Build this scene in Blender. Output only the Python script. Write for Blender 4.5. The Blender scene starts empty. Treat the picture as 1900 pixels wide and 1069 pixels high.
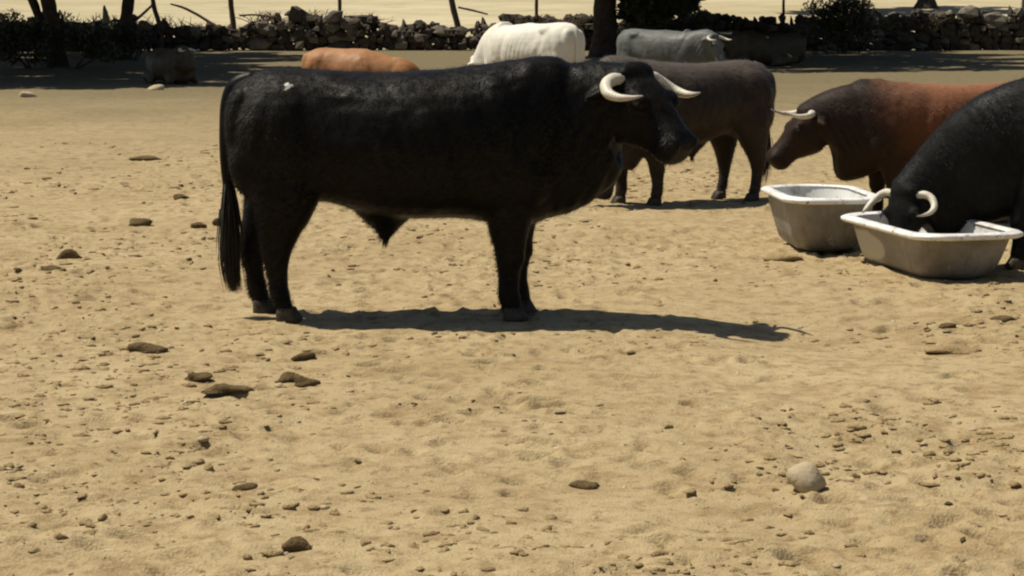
import bpy, math, random
import numpy as np
from mathutils import Vector, Matrix

# ------------------------------------------------------------------ camera, sky, sun, exposure
scene = bpy.context.scene
R = math.radians
cam_d = bpy.data.cameras.new('camera')
cam = bpy.data.objects.new('camera', cam_d)
scene.collection.objects.link(cam)
cam_d.sensor_width = 36.0
cam_d.lens = 77.3
cam_d.clip_start = 0.1
cam_d.clip_end = 4000
cam.location = (0, 0, 1.75)
cam.rotation_euler = (R(90 - 7.6), 0, 0)
cam_d.dof.use_dof = False
scene.camera = cam

SUN = Vector((-0.47, 0.14, 1.0)).normalized()          # towards the sun
world = bpy.data.worlds.new('World')
scene.world = world
world.use_nodes = True
wn = world.node_tree.nodes
sky = wn.new('ShaderNodeTexSky')
sky.sky_type = 'NISHITA'
sky.sun_disc = False
sky.sun_elevation = math.asin(SUN.z)
sky.sun_rotation = math.atan2(SUN.x, SUN.y)
sky.dust_density = 2.0
sky.altitude = 600
bg = wn['Background']
bg.inputs['Strength'].default_value = 0.055
world.node_tree.links.new(sky.outputs[0], bg.inputs[0])

sun_d = bpy.data.lights.new('sun', 'SUN')
sun_d.energy = 4.5
sun_d.angle = R(0.53)
sun_d.color = (1.0, 0.93, 0.80)
sun = bpy.data.objects.new('sun', sun_d)
sun.rotation_euler = (-SUN).to_track_quat('-Z', 'Y').to_euler()
sun.location = (-20, 10, 40)
scene.collection.objects.link(sun)

scene.view_settings.view_transform = 'Standard'
scene.view_settings.look = 'None'
scene.view_settings.exposure = 0.27
scene.view_settings.gamma = 1.0
scene.view_settings.use_curve_mapping = False
scene.cycles.filter_width = 2.2
scene.cycles.max_bounces = 6

C = scene.collection
rng = np.random.default_rng(11)
random.seed(5)

# ------------------------------------------------------------------ helpers
def mesh_obj(name, verts, faces, mat, parent=None, smooth=True):
    me = bpy.data.meshes.new(name)
    me.from_pydata([tuple(v) for v in verts], [], faces)
    me.update()
    if smooth:
        me.polygons.foreach_set('use_smooth', [True] * len(me.polygons))
    if mat: me.materials.append(mat)
    o = bpy.data.objects.new(name, me)
    C.objects.link(o)
    if parent: o.parent = parent
    return o

def empty(name, loc=(0, 0, 0), rz=0.0, s=1.0):
    o = bpy.data.objects.new(name, None)
    o.empty_display_size = 0.2
    o.location = loc; o.rotation_euler = (0, 0, rz); o.scale = (s, s, s)
    C.objects.link(o)
    return o

def tag(o, label=None, cat=None, group=None, kind=None):
    if label: o['label'] = label
    if cat: o['category'] = cat
    if group: o['group'] = group
    if kind: o['kind'] = kind
    return o

def catmull(pts, m):
    """resample rows of pts (n x k) with m steps per span"""
    P = np.asarray(pts, float)
    n = len(P)
    E = np.vstack([2 * P[0] - P[1], P, 2 * P[-1] - P[-2]])
    out = []
    for i in range(n - 1):
        p0, p1, p2, p3 = E[i], E[i + 1], E[i + 2], E[i + 3]
        for j in range(m):
            t = j / m
            out.append(0.5 * ((2 * p1) + (-p0 + p2) * t + (2 * p0 - 5 * p1 + 4 * p2 - p3) * t * t + (-p0 + 3 * p1 - 3 * p2 + p3) * t ** 3))
    out.append(P[-1])
    return np.array(out)

class Shape:
    def __init__(self): self.v = []; self.f = []
    def ring_loft(self, rings):
        """rings: list of (n x 3) arrays; closed with caps"""
        b = len(self.v); n = len(rings[0])
        for r in rings: self.v.extend([tuple(p) for p in r])
        for i in range(len(rings) - 1):
            for j in range(n):
                k = (j + 1) % n
                self.f.append((b + i * n + j, b + i * n + k, b + (i + 1) * n + k, b + (i + 1) * n + j))
        c0 = len(self.v); self.v.append(tuple(np.mean(rings[0], 0)))
        c1 = len(self.v); self.v.append(tuple(np.mean(rings[-1], 0)))
        e = b + (len(rings) - 1) * n
        for j in range(n):
            k = (j + 1) % n
            self.f.append((b + k, b + j, c0)); self.f.append((e + j, e + k, c1))
    def tube(self, path, n=10, m=4, flat=1.0):
        """path rows: x,y,z,r ; round tube along the path"""
        P = catmull(path, m) if len(path) > 2 else np.asarray(path, float)
        rings = []
        ref = np.array([0.0, 1.0, 0.0])
        for i in range(len(P)):
            a = P[max(i - 1, 0), :3]; c = P[min(i + 1, len(P) - 1), :3]
            t = c - a; t /= (np.linalg.norm(t) + 1e-9)
            if i == 0 and abs(t @ ref) > 0.8: ref = np.array([1.0, 0, 0])
            u = ref - t * (ref @ t); u /= (np.linalg.norm(u) + 1e-9); ref = u
            w = np.cross(t, u)
            an = np.arange(n) * 2 * math.pi / n
            r = max(P[i, 3], 1e-4)
            rings.append(P[i, :3] + np.outer(np.cos(an) * r, u) + np.outer(np.sin(an) * r * flat, w))
        self.ring_loft(rings)
    def blob(self, c, r, rot=None, nu=14, nv=9):
        rings = []
        an = np.arange(nu) * 2 * math.pi / nu
        for i in range(nv):
            ph = -math.pi / 2 + math.pi * (i + 0.5) / nv
            q = np.stack([np.cos(an) * math.cos(ph) * r[0], np.sin(an) * math.cos(ph) * r[1], np.full(nu, math.sin(ph) * r[2])], 1)
            if rot is not None: q = q @ np.array(rot).T
            rings.append(q + np.array(c))
        self.ring_loft(rings)
    def leg(self, st, n=16, m=4):
        """rows x,y,z,rx,ry ; horizontal sections"""
        P = catmull(st, m)
        an = np.arange(n) * 2 * math.pi / n
        rings = [np.stack([p[0] + np.cos(an) * p[3], p[1] + np.sin(an) * p[4], np.full(n, p[2])], 1) for p in P]
        self.ring_loft(rings)

def vnoise(x, y, seed=0):
    """value noise on arrays, range about -1..1"""
    xi = np.floor(x).astype(np.int64); yi = np.floor(y).astype(np.int64)
    fx = x - xi; fy = y - yi
    fx = fx * fx * (3 - 2 * fx); fy = fy * fy * (3 - 2 * fy)
    def h(a, b):
        k = (a * 374761393 + b * 668265263 + seed * 982451653) & 0xffffffff
        k = ((k ^ (k >> 13)) * 1274126177) & 0xffffffff
        k = k ^ (k >> 16)
        return (k & 0xffff) / 32767.5 - 1.0
    return (h(xi, yi) * (1 - fx) + h(xi + 1, yi) * fx) * (1 - fy) + (h(xi, yi + 1) * (1 - fx) + h(xi + 1, yi + 1) * fx) * fy

# ------------------------------------------------------------------ materials
def new_mat(name):
    m = bpy.data.materials.new(name); m.use_nodes = True
    nt = m.node_tree
    return m, nt, nt.nodes, nt.links, nt.nodes['Principled BSDF']

def noise(nt, vec, scale, detail=4, rough=0.55):
    n = nt.nodes.new('ShaderNodeTexNoise')
    n.inputs['Scale'].default_value = scale; n.inputs['Detail'].default_value = detail; n.inputs['Roughness'].default_value = rough
    if vec is not None: nt.links.new(vec, n.inputs['Vector'])
    return n.outputs['Fac']

def ramp(nt, fac, stops):
    r = nt.nodes.new('ShaderNodeValToRGB')
    e = r.color_ramp.elements
    while len(e) < len(stops): e.new(0.5)
    for i, (p, c) in enumerate(stops):
        e[i].position = p
        e[i].color = (c, c, c, 1) if isinstance(c, (int, float)) else (*c, 1)
    nt.links.new(fac, r.inputs[0])
    return r.outputs[0]

def mix(nt, fac, a, b, mode='MIX'):
    n = nt.nodes.new('ShaderNodeMix'); n.data_type = 'RGBA'; n.blend_type = mode
    for idx, val in ((0, fac), (6, a), (7, b)):
        sock = n.inputs[idx]
        if isinstance(val, (int, float)): sock.default_value = val if idx == 0 else (val, val, val, 1)
        elif isinstance(val, tuple): sock.default_value = (*val, 1)
        else: nt.links.new(val, sock)
    return n.outputs[2]

def bump(nt, height, strength, dist, bsdf):
    b = nt.nodes.new('ShaderNodeBump')
    b.inputs['Strength'].default_value = strength; b.inputs['Distance'].default_value = dist
    nt.links.new(height, b.inputs['Height'])
    nt.links.new(b.outputs[0], bsdf.inputs['Normal'])

def obj_co(nt, scale=None, loc=None):
    t = nt.nodes.new('ShaderNodeTexCoord')
    if scale is None and loc is None: return t.outputs['Object']
    mp = nt.nodes.new('ShaderNodeMapping')
    if scale: mp.inputs['Scale'].default_value = scale
    if loc: mp.inputs['Location'].default_value = loc
    nt.links.new(t.outputs['Object'], mp.inputs['Vector'])
    return mp.outputs[0]

def map_range(nt, v, a, b, c=0.0, d=1.0):
    n = nt.nodes.new('ShaderNodeMapRange')
    n.interpolation_type = 'SMOOTHSTEP'
    for i, q in enumerate((a, b, c, d)): n.inputs[i + 1].default_value = q
    nt.links.new(v, n.inputs[0])
    return n.outputs[0]

def sep(nt, v):
    n = nt.nodes.new('ShaderNodeSeparateXYZ'); nt.links.new(v, n.inputs[0]); return n.outputs

def coat_mat(name, col, var, dusty=0.25, rough=0.5, spec=0.35, dark_front=None, dark_low=None, top=None, dust=(0.26, 0.20, 0.12)):
    m, nt, N, L, B = new_mat(name)
    co = obj_co(nt)
    big = noise(nt, co, 2.6, 3)
    base = mix(nt, ramp(nt, big, [(0.35, 0.0), (0.65, 1.0)]), col, var)
    xyz = sep(nt, co)
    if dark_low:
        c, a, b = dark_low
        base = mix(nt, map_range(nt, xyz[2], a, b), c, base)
    if top:  # paler upper back: sunlight painted into the coat colour
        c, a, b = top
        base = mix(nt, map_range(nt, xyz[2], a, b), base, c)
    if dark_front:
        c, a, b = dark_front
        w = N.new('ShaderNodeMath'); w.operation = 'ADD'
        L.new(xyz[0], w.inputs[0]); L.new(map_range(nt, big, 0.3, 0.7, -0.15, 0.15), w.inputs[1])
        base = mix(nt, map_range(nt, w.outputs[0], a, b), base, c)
    hair = noise(nt, obj_co(nt, (26, 60, 60)), 3.0, 4, 0.6)
    base = mix(nt, 0.5, base, mix(nt, ramp(nt, hair, [(0.3, 0.55), (0.7, 1.0)]), (0, 0, 0), base), 'MIX')
    # dust: lower legs, and a patchy film
    low = map_range(nt, xyz[2], 0.05, 0.5, 0.75, 0.0)
    patch = ramp(nt, noise(nt, co, 5.0, 5, 0.7), [(0.45, 0.0), (0.75, 1.0)])
    dmask = N.new('ShaderNodeMath'); dmask.operation = 'MULTIPLY_ADD'
    L.new(low, dmask.inputs[0]); L.new(patch, dmask.inputs[1])
    pm = N.new('ShaderNodeMath'); pm.operation = 'MULTIPLY'; L.new(patch, pm.inputs[0]); pm.inputs[1].default_value = 0.22
    L.new(pm.outputs[0], dmask.inputs[2])
    dm = N.new('ShaderNodeMath'); dm.operation = 'MULTIPLY'; L.new(dmask.outputs[0], dm.inputs[0]); dm.inputs[1].default_value = dusty
    base = mix(nt, dm.outputs[0], base, dust)
    L.new(base, B.inputs['Base Color'])
    L.new(map_range(nt, big, 0.3, 0.7, rough - 0.06, rough + 0.12), B.inputs['Roughness'])
    B.inputs['Specular IOR Level'].default_value = spec
    hs = N.new('ShaderNodeMath'); hs.operation = 'MULTIPLY_ADD'
    L.new(hair, hs.inputs[0]); hs.inputs[1].default_value = 0.5; L.new(noise(nt, co, 9.0, 3), hs.inputs[2])
    bump(nt, hs.outputs[0], 0.4, 0.008, B)
    return m

def simple_mat(name, c0, c1, scale=6.0, rough=0.8, bs=0.5, bd=0.01, spec=0.3, detail=6):
    m, nt, N, L, B = new_mat(name)
    co = obj_co(nt)
    f = noise(nt, co, scale, detail, 0.65)
    L.new(mix(nt, ramp(nt, f, [(0.3, 0.0), (0.7, 1.0)]), c0, c1), B.inputs['Base Color'])
    B.inputs['Roughness'].default_value = rough
    B.inputs['Specular IOR Level'].default_value = spec
    bump(nt, noise(nt, co, scale * 4, 5), bs, bd, B)
    return m

def ground_mat():
    m, nt, N, L, B = new_mat('trampled_soil')
    co = obj_co(nt)
    xyz = sep(nt, co)
    a = noise(nt, co, 0.55, 5, 0.6)
    b = noise(nt, co, 5.5, 6, 0.7)
    c = noise(nt, co, 42.0, 4, 0.7)
    soil = mix(nt, ramp(nt, a, [(0.3, 0.0), (0.7, 1.0)]), (0.362, 0.272, 0.143), (0.440, 0.343, 0.190))
    d_ = noise(nt, co, 1.9, 5, 0.65)
    soil = mix(nt, ramp(nt, d_, [(0.30, 0.5), (0.46, 0.0)]), soil, (0.28, 0.195, 0.095))
    soil = mix(nt, ramp(nt, d_, [(0.55, 0.0), (0.72, 0.45)]), soil, (0.50, 0.40, 0.235))
    soil = mix(nt, ramp(nt, b, [(0.36, 0.7), (0.53, 0.0)]), soil, (0.25, 0.17, 0.08))
    e_ = noise(nt, co, 15.0, 5, 0.72)
    soil = mix(nt, ramp(nt, e_, [(0.36, 0.75), (0.47, 0.0)]), soil, (0.205, 0.138, 0.064))
    soil = mix(nt, ramp(nt, e_, [(0.60, 0.0), (0.74, 0.5)]), soil, (0.52, 0.41, 0.23))
    soil = mix(nt, ramp(nt, c, [(0.56, 0.0), (0.74, 0.5)]), soil, (0.50, 0.39, 0.22))
    soil = mix(nt, ramp(nt, c, [(0.26, 0.6), (0.40, 0.0)]), soil, (0.20, 0.13, 0.06))
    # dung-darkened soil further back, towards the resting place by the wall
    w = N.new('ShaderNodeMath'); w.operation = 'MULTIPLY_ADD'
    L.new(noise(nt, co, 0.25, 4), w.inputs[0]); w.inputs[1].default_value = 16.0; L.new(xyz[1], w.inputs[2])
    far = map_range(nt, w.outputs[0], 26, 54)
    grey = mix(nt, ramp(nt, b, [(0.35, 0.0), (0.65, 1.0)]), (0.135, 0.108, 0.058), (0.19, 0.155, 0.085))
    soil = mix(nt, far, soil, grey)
    # dry grass beyond the wall
    g = noise(nt, obj_co(nt, (0.06, 0.10, 1)), 1.0, 6, 0.65)
    g2 = noise(nt, obj_co(nt, (0.4, 0.8, 1)), 1.0, 6, 0.75)
    grass = mix(nt, ramp(nt, g, [(0.35, 0.0), (0.62, 1.0)]), (0.37, 0.31, 0.18), (0.50, 0.43, 0.28))
    grass = mix(nt, ramp(nt, g2, [(0.50, 0.0), (0.70, 0.7)]), grass, (0.25, 0.21, 0.10))
    soil = mix(nt, map_range(nt, xyz[1], 70.5, 73.5), soil, grass)
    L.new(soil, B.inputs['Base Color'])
    B.inputs['Roughness'].default_value = 0.95
    B.inputs['Specular IOR Level'].default_value = 0.12
    h = N.new('ShaderNodeMath'); h.operation = 'MULTIPLY_ADD'
    L.new(noise(nt, co, 18.0, 6, 0.7), h.inputs[0]); h.inputs[1].default_value = 1.0
    L.new(noise(nt, co, 90.0, 3, 0.6), h.inputs[2])
    bump(nt, h.outputs[0], 0.75, 0.014, B)
    return m

# ------------------------------------------------------------------ ground
def ground_z(x, y):
    x = np.asarray(x, float); y = np.asarray(y, float)
    z = 0.022 * vnoise(x * 0.45 + 3.1, y * 0.45 + 7.7, 1) * np.clip((y - 4) / 4, 0, 1)
    z = z - 0.075 * np.exp(-(((x - 1.75) / 0.75) ** 2 + ((y - 11.45) / 0.85) ** 2))
    r = np.clip(y - 76, 0, None)
    z = z + 0.036 * r * r / (r + 8) + 0.25 * vnoise(x * 0.03, y * 0.03, 4) * np.clip((y - 90) / 60, 0, 1)
    return z

def gz(x, y): return float(ground_z(np.array([x]), np.array([y]))[0])

def build_ground(mat):
    def grow(start, step, end, k=1.08):
        out = []; v = start; s = step
        while v < end:
            s *= k; v += s; out.append(v)
        return out
    xr = list(np.arange(0.011, 4.0, 0.022)); xr += grow(xr[-1], 0.022, 900, 1.045)
    xs = np.array([-v for v in reversed(xr)] + xr)
    ys = list(np.arange(5.6, 12.2, 0.016)); ys += list(np.arange(12.2, 22, 0.03)); ys += grow(ys[-1], 0.03, 1500, 1.035)
    yb = [5.6 - v for v in grow(0.0, 0.03, 60, 1.25)]
    ys = np.array(list(reversed(yb)) + ys)
    X, Y = np.meshgrid(xs, ys)
    Z = ground_z(X, Y)
    near = np.clip((44 - Y) / 20, 0, 1) * np.clip((12 - np.abs(X)) / 5, 0, 1)
    tram = np.clip(0.55 + 0.7 * vnoise(X * 0.8, Y * 0.8, 21), 0.15, 1.2)
    Z += near * tram * (0.016 * vnoise(X * 3.2, Y * 3.2, 2) + 0.013 * vnoise(X * 8, Y * 8, 3) + 0.009 * vnoise(X * 19, Y * 19, 5) + 0.005 * vnoise(X * 37, Y * 37, 6))
    # hoof prints: pits with raised rims
    n = 5500
    hx = rng.uniform(-5.0, 5.0, n); hy = 5.8 + 20 * rng.random(n) ** 1.25
    for a, b in zip(hx, hy):
        if vnoise(np.array([a * 0.7]), np.array([b * 0.7]), 33)[0] < rng.uniform(-0.7, 0.5): continue
        r = rng.uniform(0.035, 0.075); dpt = rng.uniform(0.012, 0.034); th = rng.uniform(0, 3.14)
        i0, i1 = np.searchsorted(ys, b - 3 * r), np.searchsorted(ys, b + 3 * r)
        j0, j1 = np.searchsorted(xs, a - 3 * r), np.searchsorted(xs, a + 3 * r)
        dx = X[i0:i1, j0:j1] - a; dy = Y[i0:i1, j0:j1] - b
        u = dx * math.cos(th) + dy * math.sin(th); v = -dx * math.sin(th) + dy * math.cos(th)
        q = (u / r) ** 2 + (v / (r * 0.72)) ** 2
        Z[i0:i1, j0:j1] += -dpt * np.exp(-q * q * 0.8) + 0.45 * dpt * np.exp(-(np.sqrt(q) - 1.5) ** 2 * 5) * (0.6 + 0.6 * vnoise(X[i0:i1, j0:j1] * 14, Y[i0:i1, j0:j1] * 14, 9))
    ny, nx = X.shape
    me = bpy.data.meshes.new('ground')
    me.vertices.add(nx * ny)
    me.vertices.foreach_set('co', np.stack([X, Y, Z], -1).astype(np.float32).ravel())
    i = np.arange(ny - 1)[:, None] * nx + np.arange(nx - 1)[None, :]
    F = np.stack([i, i + 1, i + nx + 1, i + nx], -1).reshape(-1, 4)
    me.loops.add(F.size); me.polygons.add(len(F))
    me.loops.foreach_set('vertex_index', F.ravel().astype(np.int32))
    me.polygons.foreach_set('loop_start', (np.arange(len(F)) * 4).astype(np.int32))
    me.polygons.foreach_set('loop_total', np.full(len(F), 4, np.int32))
    me.polygons.foreach_set('use_smooth', np.ones(len(F), bool))
    me.update(calc_edges=True)
    me.materials.append(mat)
    o = bpy.data.objects.new('ground', me); C.objects.link(o)
    tag(o, 'dry trampled sandy ground of the paddock and field behind', 'ground', kind='structure')
    return o, xs, ys, Z

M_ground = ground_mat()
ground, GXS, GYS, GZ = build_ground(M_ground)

def surf(x, y):
    i = min(max(int(np.searchsorted(GYS, y)), 0), len(GYS) - 1); j = min(max(int(np.searchsorted(GXS, x)), 0), len(GXS) - 1)
    return float(GZ[i, j])

# ------------------------------------------------------------------ cattle
M_horn, nt, N_, L_, B_ = new_mat('horn')
_co = obj_co(nt)
_at = N_.new('ShaderNodeAttribute'); _at.attribute_name = 'along'
L_.new(mix(nt, 0.35, ramp(nt, _at.outputs['Fac'], [(0.0, (0.30, 0.27, 0.20)), (0.12, (0.56, 0.51, 0.40)), (0.66, (0.60, 0.55, 0.43)), (0.82, (0.36, 0.32, 0.25)), (0.96, (0.09, 0.075, 0.06))]),
        ramp(nt, noise(nt, _co, 22, 4), [(0.3, (0.42, 0.38, 0.27)), (0.7, (0.75, 0.70, 0.58))])), B_.inputs['Base Color'])
B_.inputs['Roughness'].default_value = 0.5
_w = N_.new('ShaderNodeMath'); _w.operation = 'MULTIPLY'; L_.new(_at.outputs['Fac'], _w.inputs[0]); _w.inputs[1].default_value = 150.0
_s = N_.new('ShaderNodeMath'); _s.operation = 'SINE'; L_.new(_w.outputs[0], _s.inputs[0])
_m = N_.new('ShaderNodeMath'); _m.operation = 'MULTIPLY_ADD'; L_.new(_s.outputs[0], _m.inputs[0]); _m.inputs[1].default_value = 0.07; L_.new(noise(nt, _co, 40, 4), _m.inputs[2])
bump(nt, _m.outputs[0], 0.6, 0.006, B_)
M_hoof = simple_mat('hoof', (0.03, 0.024, 0.018), (0.10, 0.08, 0.055), 14, 0.7)
M_eye, nt, N_, L_, B_ = new_mat('eye')
B_.inputs['Base Color'].default_value = (0.012, 0.008, 0.006, 1); B_.inputs['Roughness'].default_value = 0.12
M_blackhair = simple_mat('black_hair', (0.012, 0.010, 0.008), (0.022, 0.017, 0.012), 12, 0.55)

# x, top, bottom, half width of the trunk of a standing bull (facing +x, metres)
TRUNK = [(-0.855, 1.18, 0.92, 0.07), (-0.81, 1.265, 0.74, 0.17), (-0.71, 1.32, 0.63, 0.245), (-0.59, 1.346, 0.60, 0.285), (-0.475, 1.345, 0.61, 0.305),
         (-0.356, 1.338, 0.64, 0.325), (-0.21, 1.332, 0.605, 0.355), (-0.06, 1.328, 0.565, 0.385), (0.12, 1.330, 0.545, 0.405), (0.30, 1.342, 0.545, 0.405),
         (0.475, 1.365, 0.535, 0.385), (0.65, 1.392, 0.505, 0.355), (0.80, 1.415, 0.505, 0.315), (0.93, 1.415, 0.58, 0.25), (1.02, 1.36, 0.72, 0.17)]

HIND = [(-0.555, 0.20, 1.02, 0.225, 0.11), (-0.555, 0.205, 0.84, 0.215, 0.125), (-0.545, 0.205, 0.68, 0.188, 0.112), (-0.565, 0.195, 0.56, 0.150, 0.092), (-0.595, 0.19, 0.455, 0.108, 0.072),
        (-0.612, 0.185, 0.365, 0.082, 0.060), (-0.612, 0.182, 0.285, 0.062, 0.050), (-0.603, 0.18, 0.20, 0.056, 0.047), (-0.592, 0.18, 0.125, 0.060, 0.052), (-0.575, 0.18, 0.075, 0.055, 0.050), (-0.56, 0.18, 0.045, 0.057, 0.050)]
FORE = [(0.66, 0.20, 0.98, 0.20, 0.11), (0.675, 0.205, 0.80, 0.175, 0.115), (0.68, 0.20, 0.66, 0.150, 0.102), (0.68, 0.185, 0.55, 0.124, 0.090), (0.68, 0.175, 0.46, 0.100, 0.075), (0.682, 0.17, 0.385, 0.082, 0.065),
        (0.685, 0.17, 0.335, 0.078, 0.063), (0.680, 0.165, 0.27, 0.062, 0.051), (0.676, 0.165, 0.19, 0.058, 0.048), (0.680, 0.165, 0.125, 0.062, 0.053), (0.692, 0.165, 0.075, 0.056, 0.051), (0.702, 0.165, 0.045, 0.057, 0.051)]

# head: u along the face from poll to muzzle, top and bottom from the face axis, half width
HEAD = [(-0.075, -0.02, -0.15, 0.085), (-0.03, 0.035, -0.235, 0.130), (0.04, 0.062, -0.288, 0.152), (0.12, 0.066, -0.302, 0.157), (0.19, 0.058, -0.285, 0.150), (0.26, 0.044, -0.245, 0.126),
        (0.33, 0.034, -0.205, 0.107), (0.40, 0.032, -0.185, 0.101), (0.455, 0.030, -0.178, 0.107), (0.495, 0.012, -0.160, 0.100), (0.52, -0.02, -0.130, 0.072)]

def superring(c, right, up, w, hu, hd, e=0.9, n=28):
    an = np.arange(n) * 2 * math.pi / n
    cs, sn = np.cos(an), np.sin(an)
    cy = np.sign(cs) * np.abs(cs) ** e * w
    sz = np.sign(sn) * np.abs(sn) ** e * np.where(sn > 0, hu, hd)
    return np.array(c) + np.outer(cy, right) + np.outer(sz, up)

def remesh(shape, name, mat, voxel, smooth, parent):
    me = bpy.data.meshes.new(name + '_src')
    me.from_pydata(shape.v, [], shape.f); me.update()
    o = bpy.data.objects.new(name + '_src', me); C.objects.link(o)
    r = o.modifiers.new('r', 'REMESH'); r.mode = 'VOXEL'; r.voxel_size = voxel; r.use_smooth_shade = True
    s = o.modifiers.new('s', 'SMOOTH'); s.factor = 0.5; s.iterations = smooth
    dg = bpy.context.evaluated_depsgraph_get()
    out = bpy.data.meshes.new_from_object(o.evaluated_get(dg))
    out.name = name
    bpy.data.objects.remove(o); bpy.data.meshes.remove(me)
    out.materials.clear(); out.materials.append(mat)
    ob = bpy.data.objects.new(name, out); C.objects.link(ob); ob.parent = parent
    return ob

def vn3(p, s, seed):
    return (vnoise(p[:, 0] * s + p[:, 1] * s * 0.37, p[:, 2] * s + p[:, 1] * s * 0.61, seed) + vnoise(p[:, 1] * s + p[:, 2] * s * 0.43, p[:, 0] * s - p[:, 2] * s * 0.29, seed + 7)) * 0.5

def flesh(me, lying, bony):
    """muscle grooves, ribs, flank hollow, neck folds and unevenness pressed into the skin"""
    n = len(me.vertices)
    co = np.zeros(n * 3, np.float32); me.vertices.foreach_get('co', co); co = co.reshape(-1, 3)
    no = np.zeros(n * 3, np.float32); me.vertex_normals.foreach_get('vector', no); no = no.reshape(-1, 3)
    x, y, z = co[:, 0], co[:, 1], co[:, 2] + (0.53 if lying else 0.0)
    side = np.clip(np.abs(no[:, 1]) * 1.4 - 0.2, 0, 1)
    def gs(a, c, w): return np.exp(-((a - c) / w) ** 2)
    k = 1.2 if bony else 1.0
    d = -0.018 * gs(x + 0.25 * (z - 0.9), 0.40, 0.06) * gs(z, 0.95, 0.30) * side            # behind the shoulder
    d += -0.012 * gs(x - 0.35 * (z - 1.0), 0.70, 0.045) * gs(z, 1.05, 0.22) * side            # in front of the blade
    d += -0.022 * k * gs(x, -0.24, 0.12) * gs(z, 1.12, 0.14) * side                             # flank hollow
    d += -0.012 * gs(x + 0.5 * (z - 0.9), -0.33, 0.045) * gs(z, 0.85, 0.2) * side              # fold before the thigh
    d += -0.010 * gs(x - 0.25 * (z - 0.9), -0.66, 0.035) * gs(z, 0.92, 0.22) * side
    d += 0.0035 * k * np.sin((x + 0.3 * z) * 2 * math.pi / 0.085) * gs(x, 0.12, 0.22) * gs(z, 0.92, 0.22) * side
    nk = np.clip((x - 0.88) / 0.12, 0, 1) * np.clip((1.32 - x) / 0.15, 0, 1) * (0 if lying else 1)
    d += 0.006 * np.sin((x * 0.85 - z * 0.45) * 2 * math.pi / 0.07 + 2.0 * vn3(co, 5, 3)) * nk * gs(z, 0.88, 0.25)
    d += 0.012 * vn3(co, 4.5, 11) + 0.006 * vn3(co, 11, 12) + 0.003 * vn3(co, 26, 13)
    co += no * d[:, None]
    me.vertices.foreach_set('co', co.ravel()); me.update()

def coat_hair(me, count, ln, mat, root):
    """short lying hair as slim blades over the skin"""
    g = np.random.default_rng(77)
    n = len(me.vertices)
    co = np.zeros(n * 3, np.float32); me.vertices.foreach_get('co', co); co = co.reshape(-1, 3)
    no = np.zeros(n * 3, np.float32); me.vertex_normals.foreach_get('vector', no); no = no.reshape(-1, 3)
    i = g.integers(0, n, count)
    p = co[i] + g.normal(size=(count, 3)) * 0.006; nn = no[i]
    flow = np.array([-0.75, 0.0, -0.62]) + g.normal(size=(count, 3)) * 0.22 + np.stack([vn3(p, 3, 5), np.zeros(count), vn3(p, 3, 9)], 1) * 0.7
    t = flow - nn * np.sum(flow * nn, 1)[:, None]; t /= (np.linalg.norm(t, axis=1)[:, None] + 1e-6)
    w = np.cross(nn, t) * (0.0016 * g.uniform(0.6, 1.3, count))[:, None]
    L = (ln * g.uniform(0.5, 1.3, count))[:, None]
    tip = p + t * L + nn * L * g.uniform(0.18, 0.5, count)[:, None]
    p = p - nn * 0.002
    V = np.stack([p - w, p + w, tip], 1).reshape(-1, 3)
    o = mesh_obj('coat_hair', V, np.arange(3 * count).reshape(-1, 3).tolist(), mat, root, smooth=False)
    o['kind'] = 'stuff'

def horn_mesh(path, parent, n=14):
    s = Shape(); s.tube(path, n=n, m=7)
    o = mesh_obj('horn', s.v, s.f, M_horn, parent)
    k = len(s.v); rings = (k - 2) // n
    val = np.array([(i // n) / (rings - 1) for i in range(rings * n)] + [0.0, 1.0], np.float32)
    a = o.data.attributes.new('along', 'FLOAT', 'POINT'); a.data.foreach_set('value', val)
    return o

def strands(path, count, spread, rad, seed, length_var=0.35, droop=0.0):
    """bundle of tapered hairs along a path (rows x,y,z)"""
    r = random.Random(seed); s = Shape()
    P = catmull(path, 3)[:, :3]
    for _ in range(count):
        a0 = r.uniform(0, 0.35); b0 = 1.0 - r.uniform(0, length_var)
        off = np.array([r.gauss(0, 1), r.gauss(0, 1), r.gauss(0, 0.3)]) * spread
        pts = []
        for k in range(5):
            t = a0 + (b0 - a0) * k / 4
            q = t * (len(P) - 1); i = min(int(q), len(P) - 2); p = P[i] + (P[i + 1] - P[i]) * (q - i)
            w = math.sin(min(t * 1.3, 1.0) * math.pi * 0.62)
            pts.append((*(p + off * w), rad * (1 - 0.85 * k / 4)))
        s.tube(pts, n=4, m=1)
    return s

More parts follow.
